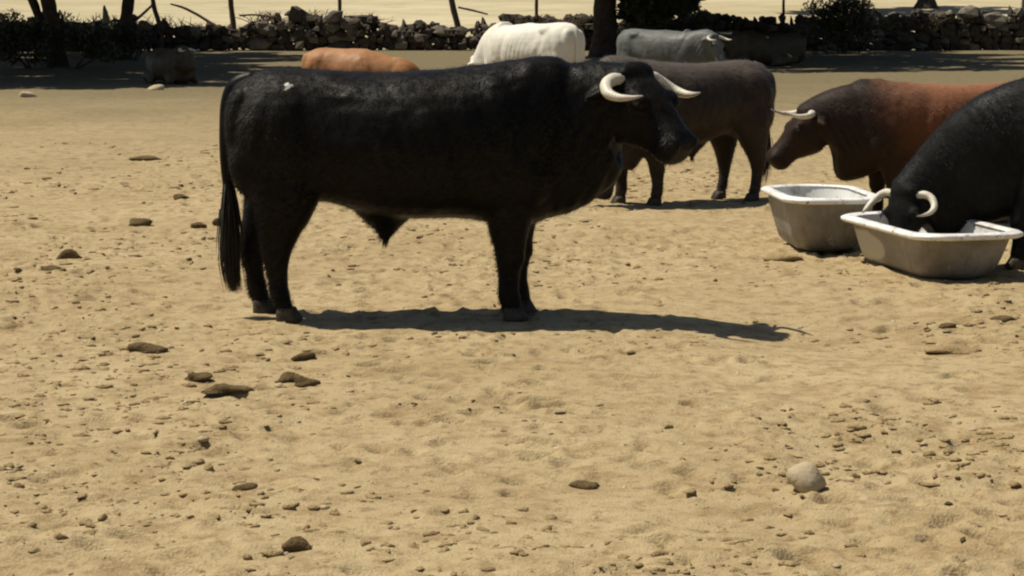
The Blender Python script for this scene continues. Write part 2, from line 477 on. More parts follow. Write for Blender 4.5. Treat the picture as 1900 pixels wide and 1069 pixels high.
def make_bovine(name, coat, spec):
    """spec: loc, yaw, scale, legs (hind near/far, fore near/far x shifts), poll, head pitch/yaw, horns, lying ..."""
    g = spec.get
    sc = g('scale', 1.0)
    x0, y0 = spec['loc']
    root = empty(name, (x0, y0, g('z', gz(x0, y0))), spec['yaw'], sc)
    S = Shape()
    lying = g('lying', False)
    flat_hump = g('flat', 0.0)
    wide = g('wide', 1.0)
    rings = []
    T = catmull(TRUNK, 3)
    for x, t, b, w in T:
        if flat_hump and x > 0.2: t -= flat_hump * min((x - 0.2) / 0.6, 1.0)
        if lying:
            t -= 0.53 + 0.10 * max(0.0, abs(x) - 0.45); b = max(b - 0.53, 0.0) * 0.5 + 0.01; w *= 1.12
        zc = b + (t - b) * 0.50
        rings.append(superring((x, 0, zc), (0, 1, 0), (0, 0, 1), w * wide, t - zc, zc - b, 0.98 if lying else 0.88))
    S.ring_loft(rings)
    dz = -0.53 if lying else 0.0
    # muscle masses
    for sy in (-1, 1):
        S.blob((0.60, sy * 0.20 * wide, 0.98 + dz - flat_hump * 0.8), (0.24, 0.165, 0.34))
        S.blob((0.76, sy * 0.17 * wide, 0.80 + dz - flat_hump * 0.6), (0.17, 0.155, 0.20))
        S.blob((-0.52, sy * 0.185 * wide, 0.98 + dz), (0.27, 0.15, 0.30))
        if g('bony'):
            S.blob((-0.40, sy * 0.20 * wide, 1.225 + dz), (0.16, 0.10, 0.085))
            S.blob((-0.76, sy * 0.11 * wide, 1.20 + dz), (0.07, 0.05, 0.06))
        S.blob((-0.77, sy * 0.12, 1.06 + dz), (0.09, 0.10, 0.20))
        S.blob((-0.70, sy * 0.15, 0.86 + dz), (0.13, 0.11, 0.20))
    if not lying:
        hn, hf, fn, ff = g('legs', (0, 0, 0, 0))
        hw = []
        for sy, dxh, dxf in ((-1, hn, fn), (1, hf, ff)):
            for base, dx in ((HIND, dxh), (FORE, dxf)):
                st = []
                for (x, y, z, rx, ry) in base:
                    k = min(max((0.95 - z) / 0.6, 0), 1)
                    st.append((x + dx * k, sy * y * wide * g('stance', 1.0), z, rx, ry))
                S.leg(st)
                hw.append((st[-1][0], st[-1][1]))
    else:
        for sy in (-1, 1):
            S.blob((-0.30, sy * 0.34, 0.16), (0.34, 0.15, 0.16))
            S.tube([(-0.20, sy * 0.40, 0.08, 0.07), (0.05, sy * 0.44, 0.05, 0.05), (-0.12, sy * 0.47, 0.045, 0.04)], n=8)
            S.tube([(0.62, sy * 0.27, 0.16, 0.11), (0.86, sy * 0.30, 0.07, 0.07), (0.70, sy * 0.36, 0.05, 0.045)], n=8)
    if g('sheath', True) and not lying:
        S.tube([(0.0, 0, 0.70, 0.17), (0.0, 0, 0.62, 0.135), (0.0, 0, 0.55, 0.098), (0.0, 0, 0.495, 0.056), (-0.003, 0, 0.455, 0.030), (-0.008, 0, 0.42, 0.017)], n=14, flat=1.45)
    # head frame
    hp, hy = g('pitch', 0.9), g('hyaw', 0.0)
    Pp = np.array(g('poll', (1.34, -0.08, 1.37)), float)
    F = np.array([math.cos(hp) * math.cos(hy), math.cos(hp) * math.sin(hy), -math.sin(hp)])
    Nn = np.array([math.sin(hp) * math.cos(hy), math.sin(hp) * math.sin(hy), math.cos(hp)])
    Lt = np.cross(Nn, F)
    hs = g('hscale', 1.0); hl = g('hlen', 1.0)
    H = catmull(HEAD, 3)
    rings = []
    for u, t, b, w in H:
        zc = t - (t - b) * 0.42
        rings.append(superring(Pp + F * u * hs * (hl if u > 0 else 1) + Nn * zc * hs, Lt, Nn, w * hs, (t - zc) * hs, (zc - b) * hs, 0.84))
    S.ring_loft(rings)
    rotH = np.stack([F, Lt, Nn], 1)
    for sy in (-1, 1):   # brow, cheek, nostril wing
        S.blob(Pp + hs * (F * 0.165 + Lt * sy * 0.132 + Nn * 0.012), (0.058 * hs, 0.034 * hs, 0.040 * hs), rotH)
        S.blob(Pp + hs * (F * 0.12 + Lt * sy * 0.095 - Nn * 0.17), (0.12 * hs, 0.060 * hs, 0.085 * hs), rotH)
        S.blob(Pp + hs * (F * 0.475 * hl + Lt * sy * 0.066 - Nn * 0.02), (0.045 * hs, 0.034 * hs, 0.040 * hs), rotH)
        # ear
        e0 = Pp + hs * (F * 0.0 + Lt * sy * 0.11 - Nn * 0.045)
        dirv = Lt * sy * 0.86 - F * 0.12 - Nn * 0.22 + np.array([0, 0, -0.18])
        S.tube([(*(e0), 0.030 * hs), (*(e0 + dirv * 0.06 * hs), 0.042 * hs), (*(e0 + dirv * 0.13 * hs), 0.045 * hs), (*(e0 + dirv * 0.19 * hs), 0.022 * hs), (*(e0 + dirv * 0.21 * hs), 0.010 * hs)], n=10, flat=0.55)
    S.blob(Pp + hs * (F * -0.02 + Nn * 0.03), (0.07 * hs, 0.13 * hs, 0.055 * hs), rotH)     # poll
    # neck
    A = np.array([0.70, 0.0, 0.965 + dz - flat_hump * 0.4]); ha = g('neck0', 0.445) if not lying else 0.33
    Bc = Pp + hs * (F * 0.05 - Nn * 0.125); hb = g('hb', 0.20) * hs
    nd = g('ndir', (F - 0.9 * Nn) * 0.5 + np.array([0.7 * math.cos(hy * 0.5), 0.7 * math.sin(hy * 0.5), 0]))
    nd = np.array(nd, float); nd /= np.linalg.norm(nd)
    dist = np.linalg.norm(Bc - A)
    k1 = A + np.array([1, 0, 0]) * dist * 0.38; k2 = Bc - nd * dist * 0.34
    rings = []
    for i in range(15):
        t = i / 14
        p = (1 - t) ** 3 * A + 3 * (1 - t) ** 2 * t * k1 + 3 * (1 - t) * t * t * k2 + t ** 3 * Bc
        tg = 3 * (1 - t) ** 2 * (k1 - A) + 6 * (1 - t) * t * (k2 - k1) + 3 * t * t * (Bc - k2)
        tg /= np.linalg.norm(tg)
        rt = np.cross(np.array([0, 0, 1.0]), tg); rt /= np.linalg.norm(rt)
        up = np.cross(tg, rt)
        h = ha + (hb - ha) * (t * t * (3 - 2 * t)) * 0.85 + (hb - ha) * 0.15 * t
        w = (0.30 + (0.165 * hs - 0.30) * (t ** 0.75)) * wide * g('neckw', 1.0)
        rings.append(superring(p, rt, up, w, h, h + g('dewlap', 0.13) * (math.sin(math.pi * t) if g('mid') else math.sin(math.pi * min(t * 0.62 + 0.06, 1)) ** 1.5), 0.92))
    S.ring_loft(rings)
    body = remesh(S, 'body', coat, g('voxel', 0.016), g('smooth', 5), root)
    flesh(body.data, lying, g('bony', False))
    if g('hair'):
        coat_hair(body.data, g('hair'), g('hairlen', 0.024), coat, root)
    # eyes
    for sy in (-1, 1):
        E_ = Shape(); E_.blob(Pp + hs * (F * 0.168 + Lt * sy * 0.156 + Nn * 0.010), (0.026 * hs,) * 3, None, 12, 8)
        mesh_obj('eye', E_.v, E_.f, M_eye, root)
    # horns: rows forward, sideways, up (from the poll, in the head's heading), radius
    hd = np.array([math.cos(hy), math.sin(hy), 0]); ld = np.array([-math.sin(hy), math.cos(hy), 0])
    rl = g('roll', 0.0)
    if spec.get('horns'):
        for sy in (-1, 1):
            pts = []
            dp = hp - g('hornp', R(47)); cd, sd = math.cos(dp), math.sin(dp)
            for (f, l, u, r) in spec['horns']:
                f, u = f * cd + u * sd, u * cd - f * sd
                q = Pp + hs * (hd * f + ld * sy * l * math.cos(rl) + np.array([0, 0, u + sy * l * math.sin(rl)]))
                pts.append((*q, r * hs * 0.9))
            horn_mesh(pts, root)
    if not lying:
        for (hx, hy_) in hw:
            W = Shape()
            for sy in (-1, 1):
                rr = []
                for z, f0, f1, wd in ((0.0, -0.056, 0.084, 0.029), (0.012, -0.058, 0.082, 0.031), (0.045, -0.056, 0.062, 0.029), (0.072, -0.052, 0.046, 0.025)):
                    rr.append(superring((hx + (f0 + f1) / 2, hy_ + sy * 0.027, z), (0, 1, 0), (1, 0, 0), wd, (f1 - f0) / 2, (f1 - f0) / 2, 0.85, 12))
                W.ring_loft(rr)
            mesh_obj('hoof', W.v, W.f, M_hoof, root)
    if g('tail'):
        Tn = Shape(); Tn.tube(g('tail'), n=10, m=4)
        t = mesh_obj('tail', Tn.v, Tn.f, coat, root)
        if g('tuft'):
            sh = strands(g('tuft'), g('tuftn', 160), g('tuftw', 0.030), 0.0042, 3)
            mesh_obj('tail_tuft', sh.v, sh.f, g('hairmat', M_blackhair), t)
    if g('sheath', True) and not lying:
        sh = strands([(-0.003, 0, 0.45), (-0.008, 0, 0.41), (-0.012, 0, 0.37)], 26, 0.012, 0.0035, 8)
        mesh_obj('sheath_hair', sh.v, sh.f, g('hairmat', M_blackhair), root)
    return root

HORN_A = [(0.0, 0.105, 0.0, 0.036), (-0.015, 0.165, 0.004, 0.037), (-0.01, 0.225, -0.022, 0.036), (0.035, 0.268, -0.064, 0.031), (0.105, 0.274, -0.088, 0.023), (0.175, 0.256, -0.092, 0.014), (0.235, 0.235, -0.086, 0.004)]
HORN_UP = [(0.0, 0.10, 0.01, 0.034), (0.0, 0.17, 0.01, 0.033), (0.06, 0.23, -0.005, 0.028), (0.14, 0.245, -0.005, 0.021), (0.21, 0.235, 0.015, 0.013), (0.26, 0.22, 0.035, 0.004)]
TAIL = [(-0.70, 0, 1.30, 0.045), (-0.80, 0, 1.262, 0.045), (-0.846, 0, 1.18, 0.040), (-0.862, 0, 1.05, 0.036), (-0.866, 0, 0.86, 0.032), (-0.852, 0, 0.66, 0.028), (-0.848, 0, 0.48, 0.020), (-0.850, 0, 0.32, 0.008)]
TUFT = [(-0.862, 0, 0.88), (-0.850, 0, 0.64), (-0.848, 0, 0.44), (-0.850, 0, 0.28), (-0.825, 0, 0.13)]

M_black = coat_mat('black_coat', (0.0045, 0.0038, 0.0027), (0.0085, 0.0068, 0.0046), 0.06, 0.44, 0.13)
M_black2 = coat_mat('black_coat_sleek', (0.0055, 0.0055, 0.005), (0.0095, 0.0098, 0.0088), 0.08, 0.50, 0.11)
M_brownblack = coat_mat('brown_black_coat', (0.030, 0.021, 0.015), (0.042, 0.030, 0.021), 0.3, 0.55, 0.18, top=((0.085, 0.068, 0.054), 1.10, 1.38))  # top: sunlit look of the back painted as a paler coat
M_red = coat_mat('red_brown_coat', (0.155, 0.060, 0.026), (0.215, 0.085, 0.038), 0.14, 0.55, 0.14, top=((0.30, 0.135, 0.07), 1.18, 1.40), dark_low=((0.045, 0.021, 0.011), 0.55, 1.10), dark_front=((0.026, 0.0145, 0.008), 0.20, 0.95))  # top: sheen of the lit back painted as a paler coat
M_white = coat_mat('white_coat', (0.72, 0.69, 0.58), (0.80, 0.77, 0.67), 0.5, 0.65, 0.2)
M_grey = coat_mat('grey_coat', (0.085, 0.090, 0.080), (0.125, 0.130, 0.115), 0.4, 0.55, 0.3)
M_orange = coat_mat('orange_coat', (0.33, 0.145, 0.052), (0.42, 0.205, 0.085), 0.3, 0.55, 0.25)
M_dark = coat_mat('dark_brown_coat', (0.050, 0.036, 0.018), (0.075, 0.055, 0.028), 0.4, 0.55, 0.3)
M_redhair = simple_mat('brown_hair', (0.05, 0.025, 0.012), (0.09, 0.04, 0.02), 12, 0.6)
M_greyhair = simple_mat('pale_hair', (0.3, 0.28, 0.22), (0.45, 0.42, 0.35), 12, 0.6)

bull = make_bovine('bull', M_black, dict(loc=(-0.685, 11.90), yaw=R(0), legs=(0.03, -0.13, -0.01, 0.04), stance=0.85,
    poll=(1.345, -0.10, 1.295), pitch=R(43), hyaw=R(-42), hair=110000, horns=HORN_A, voxel=0.0135, smooth=6, tail=TAIL, tuft=TUFT, tuftn=1100, tuftw=0.021, hscale=1.04, hlen=0.91, dewlap=0.11, ndir=(0.90, -0.34, -0.26), hornp=R(47), neck0=0.43))
tag(bull, 'big black bull standing in profile in the middle, head turned slightly this way', 'bull', 'cattle in the paddock')

def add_scar(root, x, z, r):
    """pale worn spot lying on the camera-side skin of the croup"""
    from mathutils.bvhtree import BVHTree
    body = [c for c in root.children if c.name.startswith('body')][0]
    bvh = BVHTree.FromPolygons([v.co[:] for v in body.data.vertices], [p.vertices[:] for p in body.data.polygons])
    n = 16; vs = []; fs = []
    for k in range(4):
        for i in range(n):
            a = i / n * 2 * math.pi
            q = r * (k + 0.25) / 3.25 * (1 + 0.28 * math.sin(3 * a + 1.2) + 0.2 * math.sin(5 * a + 0.4))
            h = bvh.ray_cast(Vector((x + q * math.cos(a), -2, z + q * math.sin(a) * 0.9)), Vector((0, 1, 0)))
            p = h[0] + h[1] * (0.005 if k < 3 else -0.001)
            vs.append(tuple(p))
    for k in range(3):
        for i in range(n):
            j = (i + 1) % n
            fs.append((k * n + i, k * n + j, (k + 1) * n + j, (k + 1) * n + i))
    fs.append(tuple(range(n)))
    o = mesh_obj('scar', vs, fs, simple_mat('pale_scar', (0.45, 0.43, 0.38), (0.62, 0.60, 0.55), 40, 0.7), root)
    o['label'] = 'small pale scar on the croup'
add_scar(bull, -0.50, 1.262, 0.023)

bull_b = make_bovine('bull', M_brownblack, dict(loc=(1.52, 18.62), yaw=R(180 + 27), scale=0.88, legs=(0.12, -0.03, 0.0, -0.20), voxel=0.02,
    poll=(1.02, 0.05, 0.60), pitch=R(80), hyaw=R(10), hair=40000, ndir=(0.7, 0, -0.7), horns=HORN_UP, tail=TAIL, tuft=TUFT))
tag(bull_b, 'dark brown-black bull grazing head down behind the big black bull\'s head', 'bull', 'cattle in the paddock')

bull_c = make_bovine('bull', M_black2, dict(loc=(4.05, 14.16), yaw=R(183), scale=0.88, legs=(0.0, 0.1, 0.05, 0.24), voxel=0.018, flat=0.10,
    hair=55000, poll=(1.71, -0.12, 0.51), pitch=R(70), hyaw=R(48), hornp=R(60), ndir=(0.75, 0.2, -0.62), horns=[(f * 1.2, l * 1.12, u * 1.2, r * 1.0) for f, l, u, r in HORN_A], tail=TAIL, tuft=TUFT, hscale=0.86, dewlap=0.18, hb=0.25, neck0=0.47))
tag(bull_c, 'black bull feeding with its head down in the nearer bathtub', 'bull', 'cattle in the paddock')

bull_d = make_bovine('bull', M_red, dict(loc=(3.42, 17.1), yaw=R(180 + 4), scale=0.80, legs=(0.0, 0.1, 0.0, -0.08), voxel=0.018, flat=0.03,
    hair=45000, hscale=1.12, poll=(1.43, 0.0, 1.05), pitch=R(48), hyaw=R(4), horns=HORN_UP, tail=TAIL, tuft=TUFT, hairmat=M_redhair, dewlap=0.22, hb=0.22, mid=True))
tag(bull_d, 'red-brown bull with darker head standing behind the bathtubs', 'bull', 'cattle in the paddock')

cow_w = make_bovine('cow', M_white, dict(loc=(0.38, 33.0), yaw=R(180 - 48), scale=1.0, flat=0.13, voxel=0.024, bony=True, sheath=False, smooth=3,
    poll=(1.36, 0.0, 0.75), pitch=R(60), hyaw=R(0), ndir=(0.75, 0, -0.65), horns=None, tail=TAIL, tuft=TUFT, hairmat=M_greyhair, wide=1.02))
tag(cow_w, 'white cow seen beyond the big black bull\'s back', 'cow', 'cattle in the paddock')

cow_g = make_bovine('cow', M_grey, dict(loc=(2.47, 37.5), yaw=R(-36), scale=0.88, flat=0.12, voxel=0.024, bony=True, sheath=False,
    poll=(1.26, 0.0, 1.20), pitch=R(62), hyaw=R(-10), horns=HORN_UP, tail=TAIL, tuft=TUFT))
tag(cow_g, 'slate grey cow facing right in the background', 'cow', 'cattle in the paddock')

bull_s = make_bovine('bull', M_dark, dict(loc=(6.45, 55.0), yaw=R(180), scale=1.0, lying=True, voxel=0.035, poll=(1.05, 0.0, 0.80), pitch=R(45), hyaw=R(10), horns=HORN_UP))
tag(bull_s, 'dark bull lying in the tree shade right of the grey cow', 'bull', 'cattle in the paddock')

bull_l = make_bovine('bull', M_dark, dict(loc=(-6.78, 43.6), yaw=R(-58), scale=0.84, lying=True, voxel=0.03, poll=(0.98, -0.02, 0.80), pitch=R(55), hyaw=R(25), horns=HORN_UP))
tag(bull_l, 'dark brown animal lying at the edge of the shade on the left', 'bull', 'cattle in the paddock')

cow_o = make_bovine('cow', M_orange, dict(loc=(-2.72, 38.0), yaw=R(-8), scale=1.05, lying=True, flat=0.24, voxel=0.028, poll=(1.14, 0.1, 0.17), pitch=R(30), hyaw=R(20), ndir=(0.8, 0, -0.5), horns=None))
tag(cow_o, 'orange-red cow whose back shows above the black bull\'s rump', 'cow', 'cattle in the paddock')

# ------------------------------------------------------------------ bathtubs used as feeding troughs
def tub_out(patch):
    m, nt, N, L, B = new_mat('grimy_enamel_outside')
    co = obj_co(nt)
    f = noise(nt, co, 3.0, 6, 0.7)
    base = mix(nt, ramp(nt, f, [(0.35, 0.0), (0.65, 1.0)]), (0.16, 0.145, 0.118), (0.31, 0.285, 0.24))
    st = noise(nt, obj_co(nt, (9, 9, 1.2)), 2.0, 5, 0.6)
    base = mix(nt, ramp(nt, st, [(0.5, 0.0), (0.72, 0.6)]), base, (0.13, 0.095, 0.06))
    wear = noise(nt, co, 7.0, 5, 0.75)
    base = mix(nt, ramp(nt, wear, [(0.62, 0.0), (0.68, 0.7)]), base, (0.50, 0.47, 0.39))
    if patch:   # scraped, limed patch on the left flank
        gq = N.new('ShaderNodeVectorMath'); gq.operation = 'DISTANCE'
        L.new(obj_co(nt, (0.6, 0.42, 1.25)), gq.inputs[0]); gq.inputs[1].default_value = (-0.32 * 0.6, 0.28 * 0.42, 0.135 * 1.25)
        q2 = N.new('ShaderNodeMath'); q2.operation = 'MULTIPLY_ADD'; L.new(noise(nt, co, 8, 4), q2.inputs[0]); q2.inputs[1].default_value = 0.07; L.new(gq.outputs['Value'], q2.inputs[2])
        base = mix(nt, map_range(nt, q2.outputs[0], 0.145, 0.165, 0.85, 0.0), base, (0.50, 0.46, 0.36))
    L.new(base, B.inputs['Base Color']); B.inputs['Roughness'].default_value = 0.6
    bump(nt, f, 0.3, 0.01, B)
    return m
def tub_in():
    w, nt, N, L, B = new_mat('white_enamel')
    co = obj_co(nt)
    f = noise(nt, co, 6.0, 6, 0.7)
    base = mix(nt, ramp(nt, f, [(0.50, 0.0), (0.74, 1.0)]), (0.80, 0.79, 0.74), (0.34, 0.29, 0.21))
    chip = noise(nt, co, 19.0, 4, 0.7)
    base = mix(nt, ramp(nt, chip, [(0.60, 0.0), (0.66, 0.85)]), base, (0.13, 0.085, 0.05))
    L.new(base, B.inputs['Base Color']); B.inputs['Roughness'].default_value = 0.35
    bump(nt, noise(nt, co, 20, 4), 0.15, 0.004, B)
    return w
M_tubout, M_tubpatch, M_enamel = tub_out(False), tub_out(True), tub_in()
M_feed = simple_mat('feed', (0.16, 0.11, 0.05), (0.34, 0.25, 0.12), 40, 0.9, 1.0, 0.02)

def rrect(L, W, r0, r1, z, n=10):
    """rounded rectangle ring, long axis y; r0 corner radius at the -y end, r1 at +y"""
    pts = []
    for cx, cy, a0, r in ((W / 2, -L / 2, -90, r0), (W / 2, L / 2, 0, r1), (-W / 2, L / 2, 90, r1), (-W / 2, -L / 2, 180, r0)):
        r = min(r, W / 2 - 0.002)
        ox = cx - math.copysign(r, cx); oy = cy - math.copysign(r, cy)
        for k in range(n):
            a = R(a0 + 90 * k / (n - 1))
            pts.append((ox + r * math.cos(a), oy + r * math.sin(a), z))
    return np.array(pts)

def strip(rings, close=None):
    v = [tuple(p) for r in rings for p in r]; n = len(rings[0]); f = []
    for i in range(len(rings) - 1):
        for j in range(n):
            k = (j + 1) % n
            f.append((i * n + j, i * n + k, (i + 1) * n + k, (i + 1) * n + j))
    if close == 'first': f.append(tuple(reversed(range(n))))
    if close == 'last': f.append(tuple(range((len(rings) - 1) * n, len(rings) * n)))
    return v, f

def bathtub(loc, rz, L, W, H, label, tilt=0.0, seed=0):
    t = empty('bathtub', loc, rz); t.rotation_euler = (tilt, 0, rz)
    prof = [(0.22, 0.0), (0.17, 0.010), (0.125, 0.045), (0.09, 0.12), (0.06, 0.20), (0.035, 0.28), (0.02, H - 0.035)]
    rings = [rrect(L - 2 * a, W - 1.5 * a, 0.20, 0.30, z * (H - 0.035) / (H - 0.035)) for a, z in prof if z < H - 0.02]
    r = random.Random(seed)
    for q in rings[1:]: q[:, :2] *= 1 + r.uniform(-0.004, 0.004)
    v, f = strip(rings, 'first'); mesh_obj('shell', v, f, M_tubpatch if seed == 1 else M_tubout, t)
    lip = []
    for a, z in ((0.022, H - 0.036), (-0.012, H - 0.040), (-0.030, H - 0.028), (-0.030, H - 0.010), (-0.012, H), (0.025, H + 0.002), (0.050, H - 0.010)):
        q = rrect(L - 2 * a, W - 2 * a, 0.22, 0.32, z)
        q[:, 2] += 0.006 * np.sin(q[:, 1] * 5 + seed) ; lip.append(q)
    v, f = strip(lip); mesh_obj('rim', v, f, M_enamel, t)
    inn = [rrect(L - 2 * a, W - 1.7 * a, 0.20, 0.30, z) for a, z in ((0.045, H - 0.012), (0.055, H - 0.06), (0.08, H - 0.15), (0.115, 0.10), (0.16, 0.05), (0.24, 0.035))]
    v, f = strip(inn, 'last'); o = mesh_obj('basin', v, f, M_enamel, t)
    # feed left in the bottom
    n = 14; vs = []; fs = []
    for i in range(n):
        for j in range(n):
            x = (i / (n - 1) - 0.5) * (W - 0.30); y = (j / (n - 1) - 0.5) * (L - 0.34)
            vs.append((x, y, 0.065 + r.uniform(0, 0.02) + 0.03 * math.cos(x * 5) * math.cos(y * 3)))
    for i in range(n - 1):
        for j in range(n - 1):
            fs.append((i * n + j, (i + 1) * n + j, (i + 1) * n + j + 1, i * n + j + 1))
    mesh_obj('feed', vs, fs, M_feed, t)
    return tag(t, label, 'bathtub', 'old bathtubs used as troughs')

bathtub((2.655, 14.02, 0.0), R(14), 1.46, 0.70, 0.31, 'nearer old bathtub, grimy outside, the black bull eating from it', seed=1)
bathtub((2.15, 15.38, 0.0), R(4), 1.16, 0.64, 0.39, 'farther old bathtub with pale rim, left of the one being eaten from', seed=2)

# ------------------------------------------------------------------ rocks, dung, clods
def lump(seed, nu=16, nv=9, amp=0.18, flatb=True):
    r = random.Random(seed); s = Shape(); s.blob((0, 0, 0), (1, 1, 1), None, nu, nv)
    V = np.array(s.v)
    for k in range(7):
        d = np.array([r.gauss(0, 1), r.gauss(0, 1), r.gauss(0, 1)]); d /= np.linalg.norm(d)
        V *= (1 + amp * 0.5 * np.sin(V @ d * r.uniform(1.5, 4.5) + r.uniform(0, 6)))[:, None]
    V *= (1 + amp * 0.3 * np.array([r.uniform(-1, 1) for _ in V]))[:, None]
    if flatb: V[:, 2] = np.where(V[:, 2] < -0.35, -0.35, V[:, 2])
    return V, s.f

M_dung = simple_mat('dry_dung', (0.095, 0.065, 0.030), (0.19, 0.130, 0.062), 22, 0.95, 1.0, 0.02, 0.1)
M_clod = simple_mat('soil_clod', (0.27, 0.190, 0.090), (0.40, 0.295, 0.15), 18, 0.95, 1.0, 0.02, 0.1)
M_rock = simple_mat('pale_stone', (0.33, 0.26, 0.16), (0.47, 0.385, 0.25), 9, 0.85, 0.6, 0.01, 0.2)

def ground_lump(name, cat, x, y, r, mat, label, seed, group=None, amp=0.2, rz=0.0, lift=0.22, flat=True):
    V, F_ = lump(seed, amp=amp, flatb=flat)
    V = V * np.array(r)
    o = mesh_obj(name, V, F_, mat)
    o.location = (x, y, surf(x, y) + lift * r[2]); o.rotation_euler = (0, 0, rz)
    return tag(o, label, cat, group)

ground_lump('stone', 'stone', 1.05, 7.68, (0.078, 0.072, 0.060), M_rock, 'rounded pale stone lying alone in the right foreground', 21, amp=0.17, lift=0.55, flat=False)
ground_lump('stone', 'stone', -6.62, 41.0, (0.16, 0.12, 0.10), M_rock, 'small white stone at the shade edge below the lying dark animal', 31)
ground_lump('stone', 'stone', -8.36, 38.0, (0.16, 0.12, 0.07), M_rock, 'small pale stone on the sunny ground at the far left', 32)
ground_lump('stone', 'stone', 1.80, 14.55, (0.10, 0.07, 0.035), M_clod, 'flat brown stone on the ground left of the bathtubs', 33)
DUNG = [(-1.80, 10.72, 0.095, 0.05, 'long flat dry dung pat on the ground left of the black bull\'s shadow'),
        (-1.26, 9.62, 0.085, 0.04, 'flat dung pat in front of the black bull, nearest to the camera of the cluster'),
        (-1.03, 9.93, 0.050, 0.042, 'left of two dark dung lumps side by side in front of the bull\'s hind legs'),
        (-0.945, 9.84, 0.045, 0.045, 'right of two dark dung lumps side by side in front of the bull\'s hind legs'),
        (-1.01, 10.53, 0.055, 0.045, 'brown clod just in front of the black bull\'s hind hooves'),
        (-2.95, 14.48, 0.065, 0.085, 'large dark dung lump at the left, near the picture edge'),
        (-2.92, 13.86, 0.055, 0.035, 'flat dark dung pat just nearer than the large lump at the left'),
        (-2.89, 16.91, 0.085, 0.075, 'wide dark dung heap left of the black bull\'s tail'),
        (-2.86, 18.94, 0.060, 0.050, 'small dark dung lump farther back left of the black bull'),
        (-2.40, 16.79, 0.060, 0.060, 'dark dung lump between the wide heap and the bull\'s tail'),
        (-2.27, 16.95, 0.040, 0.060, 'dark dung lump right next to the black bull\'s tail'),
        (-3.97, 23.6, 0.16, 0.06, 'long dark streak of dung on the ground at upper left'),
        (-1.45, 9.95, 0.06, 0.035, 'small flat dung pat left of the pair of dung lumps'),
        (-3.05, 19.9, 0.07, 0.035, 'flat brown dung pat beyond the wide heap on the left'),
        (2.34, 11.68, 0.06, 0.04, 'brown dung clod on the ground below the bathtubs'),
        (2.66, 11.8, 0.06, 0.04, 'brown dung clod below the bathtubs, at the right picture edge'),
        (2.23, 10.95, 0.14, 0.03, 'wide low trampled dung patch at the right, below the bathtubs'),
        (-0.96, 7.72, 0.045, 0.036, 'dark clod in the left foreground'),
        (0.26, 7.72, 0.055, 0.036, 'dark clod in the middle foreground, left of the pale stone'),
        (-0.69, 6.84, 0.05, 0.036, 'dark clod at the bottom edge left of the middle')]
for i, (x, y, r, h, lab) in enumerate(DUNG):
    ground_lump('dung_pat' if 'dung' in lab else 'soil_clod', 'dung' if 'dung' in lab else 'clod', x, y, (r * 1.05, r * 0.8, h * 0.62), M_dung if h > 0.034 else M_clod, lab, 50 + i, 'dung on the paddock ground', amp=0.22, rz=(i * 0.7) % 0.8 - 0.4)

def scatter(name, mat, n, seed, rmin, rmax, label, cat, cluster, ymax=26.0, flat=0.6):
    g = np.random.default_rng(seed)
    vs = []; fs = []; b = 0
    variants = [lump(900 + k, 7, 4, 0.32) for k in range(9)]
    made = 0
    while made < n:
        y = 5.9 + (ymax - 5.9) * g.random() ** 1.5
        x = g.uniform(-1, 1) * (0.29 * y + 1.0)
        c = vnoise(np.array([x * cluster]), np.array([y * cluster]), seed)[0] + 0.6 * vnoise(np.array([x * cluster * 3.7]), np.array([y * cluster * 3.7]), seed + 1)[0]
        if c < g.uniform(-0.2, 1.0): continue
        V, F_ = variants[g.integers(9)]
        r = rmin + (rmax - rmin) * g.random() ** 2.6
        r *= 0.75 + 0.25 * y / 8
        a = g.uniform(0, 6.28); ca, sa = math.cos(a), math.sin(a)
        Q = V * np.array([r, r * g.uniform(0.5, 0.9), r * flat * g.uniform(0.5, 1.1)])
        Q = np.stack([Q[:, 0] * ca - Q[:, 1] * sa + x, Q[:, 0] * sa + Q[:, 1] * ca + y, Q[:, 2] + surf(x, y) - r * 0.02], 1)
        vs.extend(map(tuple, Q)); fs.extend(tuple(q + b for q in f) for f in F_); b += len(V); made += 1
    o = mesh_obj(name, vs, fs, mat, smooth=True)
    return tag(o, label, cat, kind='stuff')
scatter('dung_crumbs', M_dung, 1500, 101, 0.004, 0.022, 'dark crumbs of dry dung scattered over the paddock', 'dung crumbs', 0.9, flat=0.42)
scatter('soil_clods', M_clod, 10000, 102, 0.004, 0.032, 'loose soil clods scattered over the paddock', 'clods', 0.7, flat=0.45)
scatter('pebbles', M_rock, 500, 103, 0.006, 0.026, 'small pale pebbles scattered over the paddock', 'pebbles', 0.6)

# ------------------------------------------------------------------ dry stone wall
M_wallstone = simple_mat('wall_stone', (0.045, 0.038, 0.028), (0.125, 0.105, 0.078), 3.0, 0.9, 0.8, 0.03, 0.15)
M_wallstone2 = simple_mat('wall_stone_pale', (0.13, 0.11, 0.083), (0.25, 0.22, 0.17), 3.0, 0.9, 0.8, 0.03, 0.15)
WH = [(-40, 0.95), (-16.4, 1.0), (-13, 0.85), (-11.2, 0.75), (-8.8, 0.65), (-7.4, 1.02), (-5.2, 1.02), (-4.1, 0.75), (-2.6, 0.8), (-1.6, 0.6), (-0.3, 0.9), (1.7, 1.0), (6, 1.02), (8.6, 0.95), (11.6, 1.08), (12.9, 1.12), (16.4, 1.2), (40, 1.2)]
def wall_h(x): return float(np.interp(x, [a for a, _ in WH], [b for _, b in WH]))
def wall_y(x): return 70.0 + 0.055 * x - 0.004 * x * x + 0.25 * math.sin(x * 0.5)
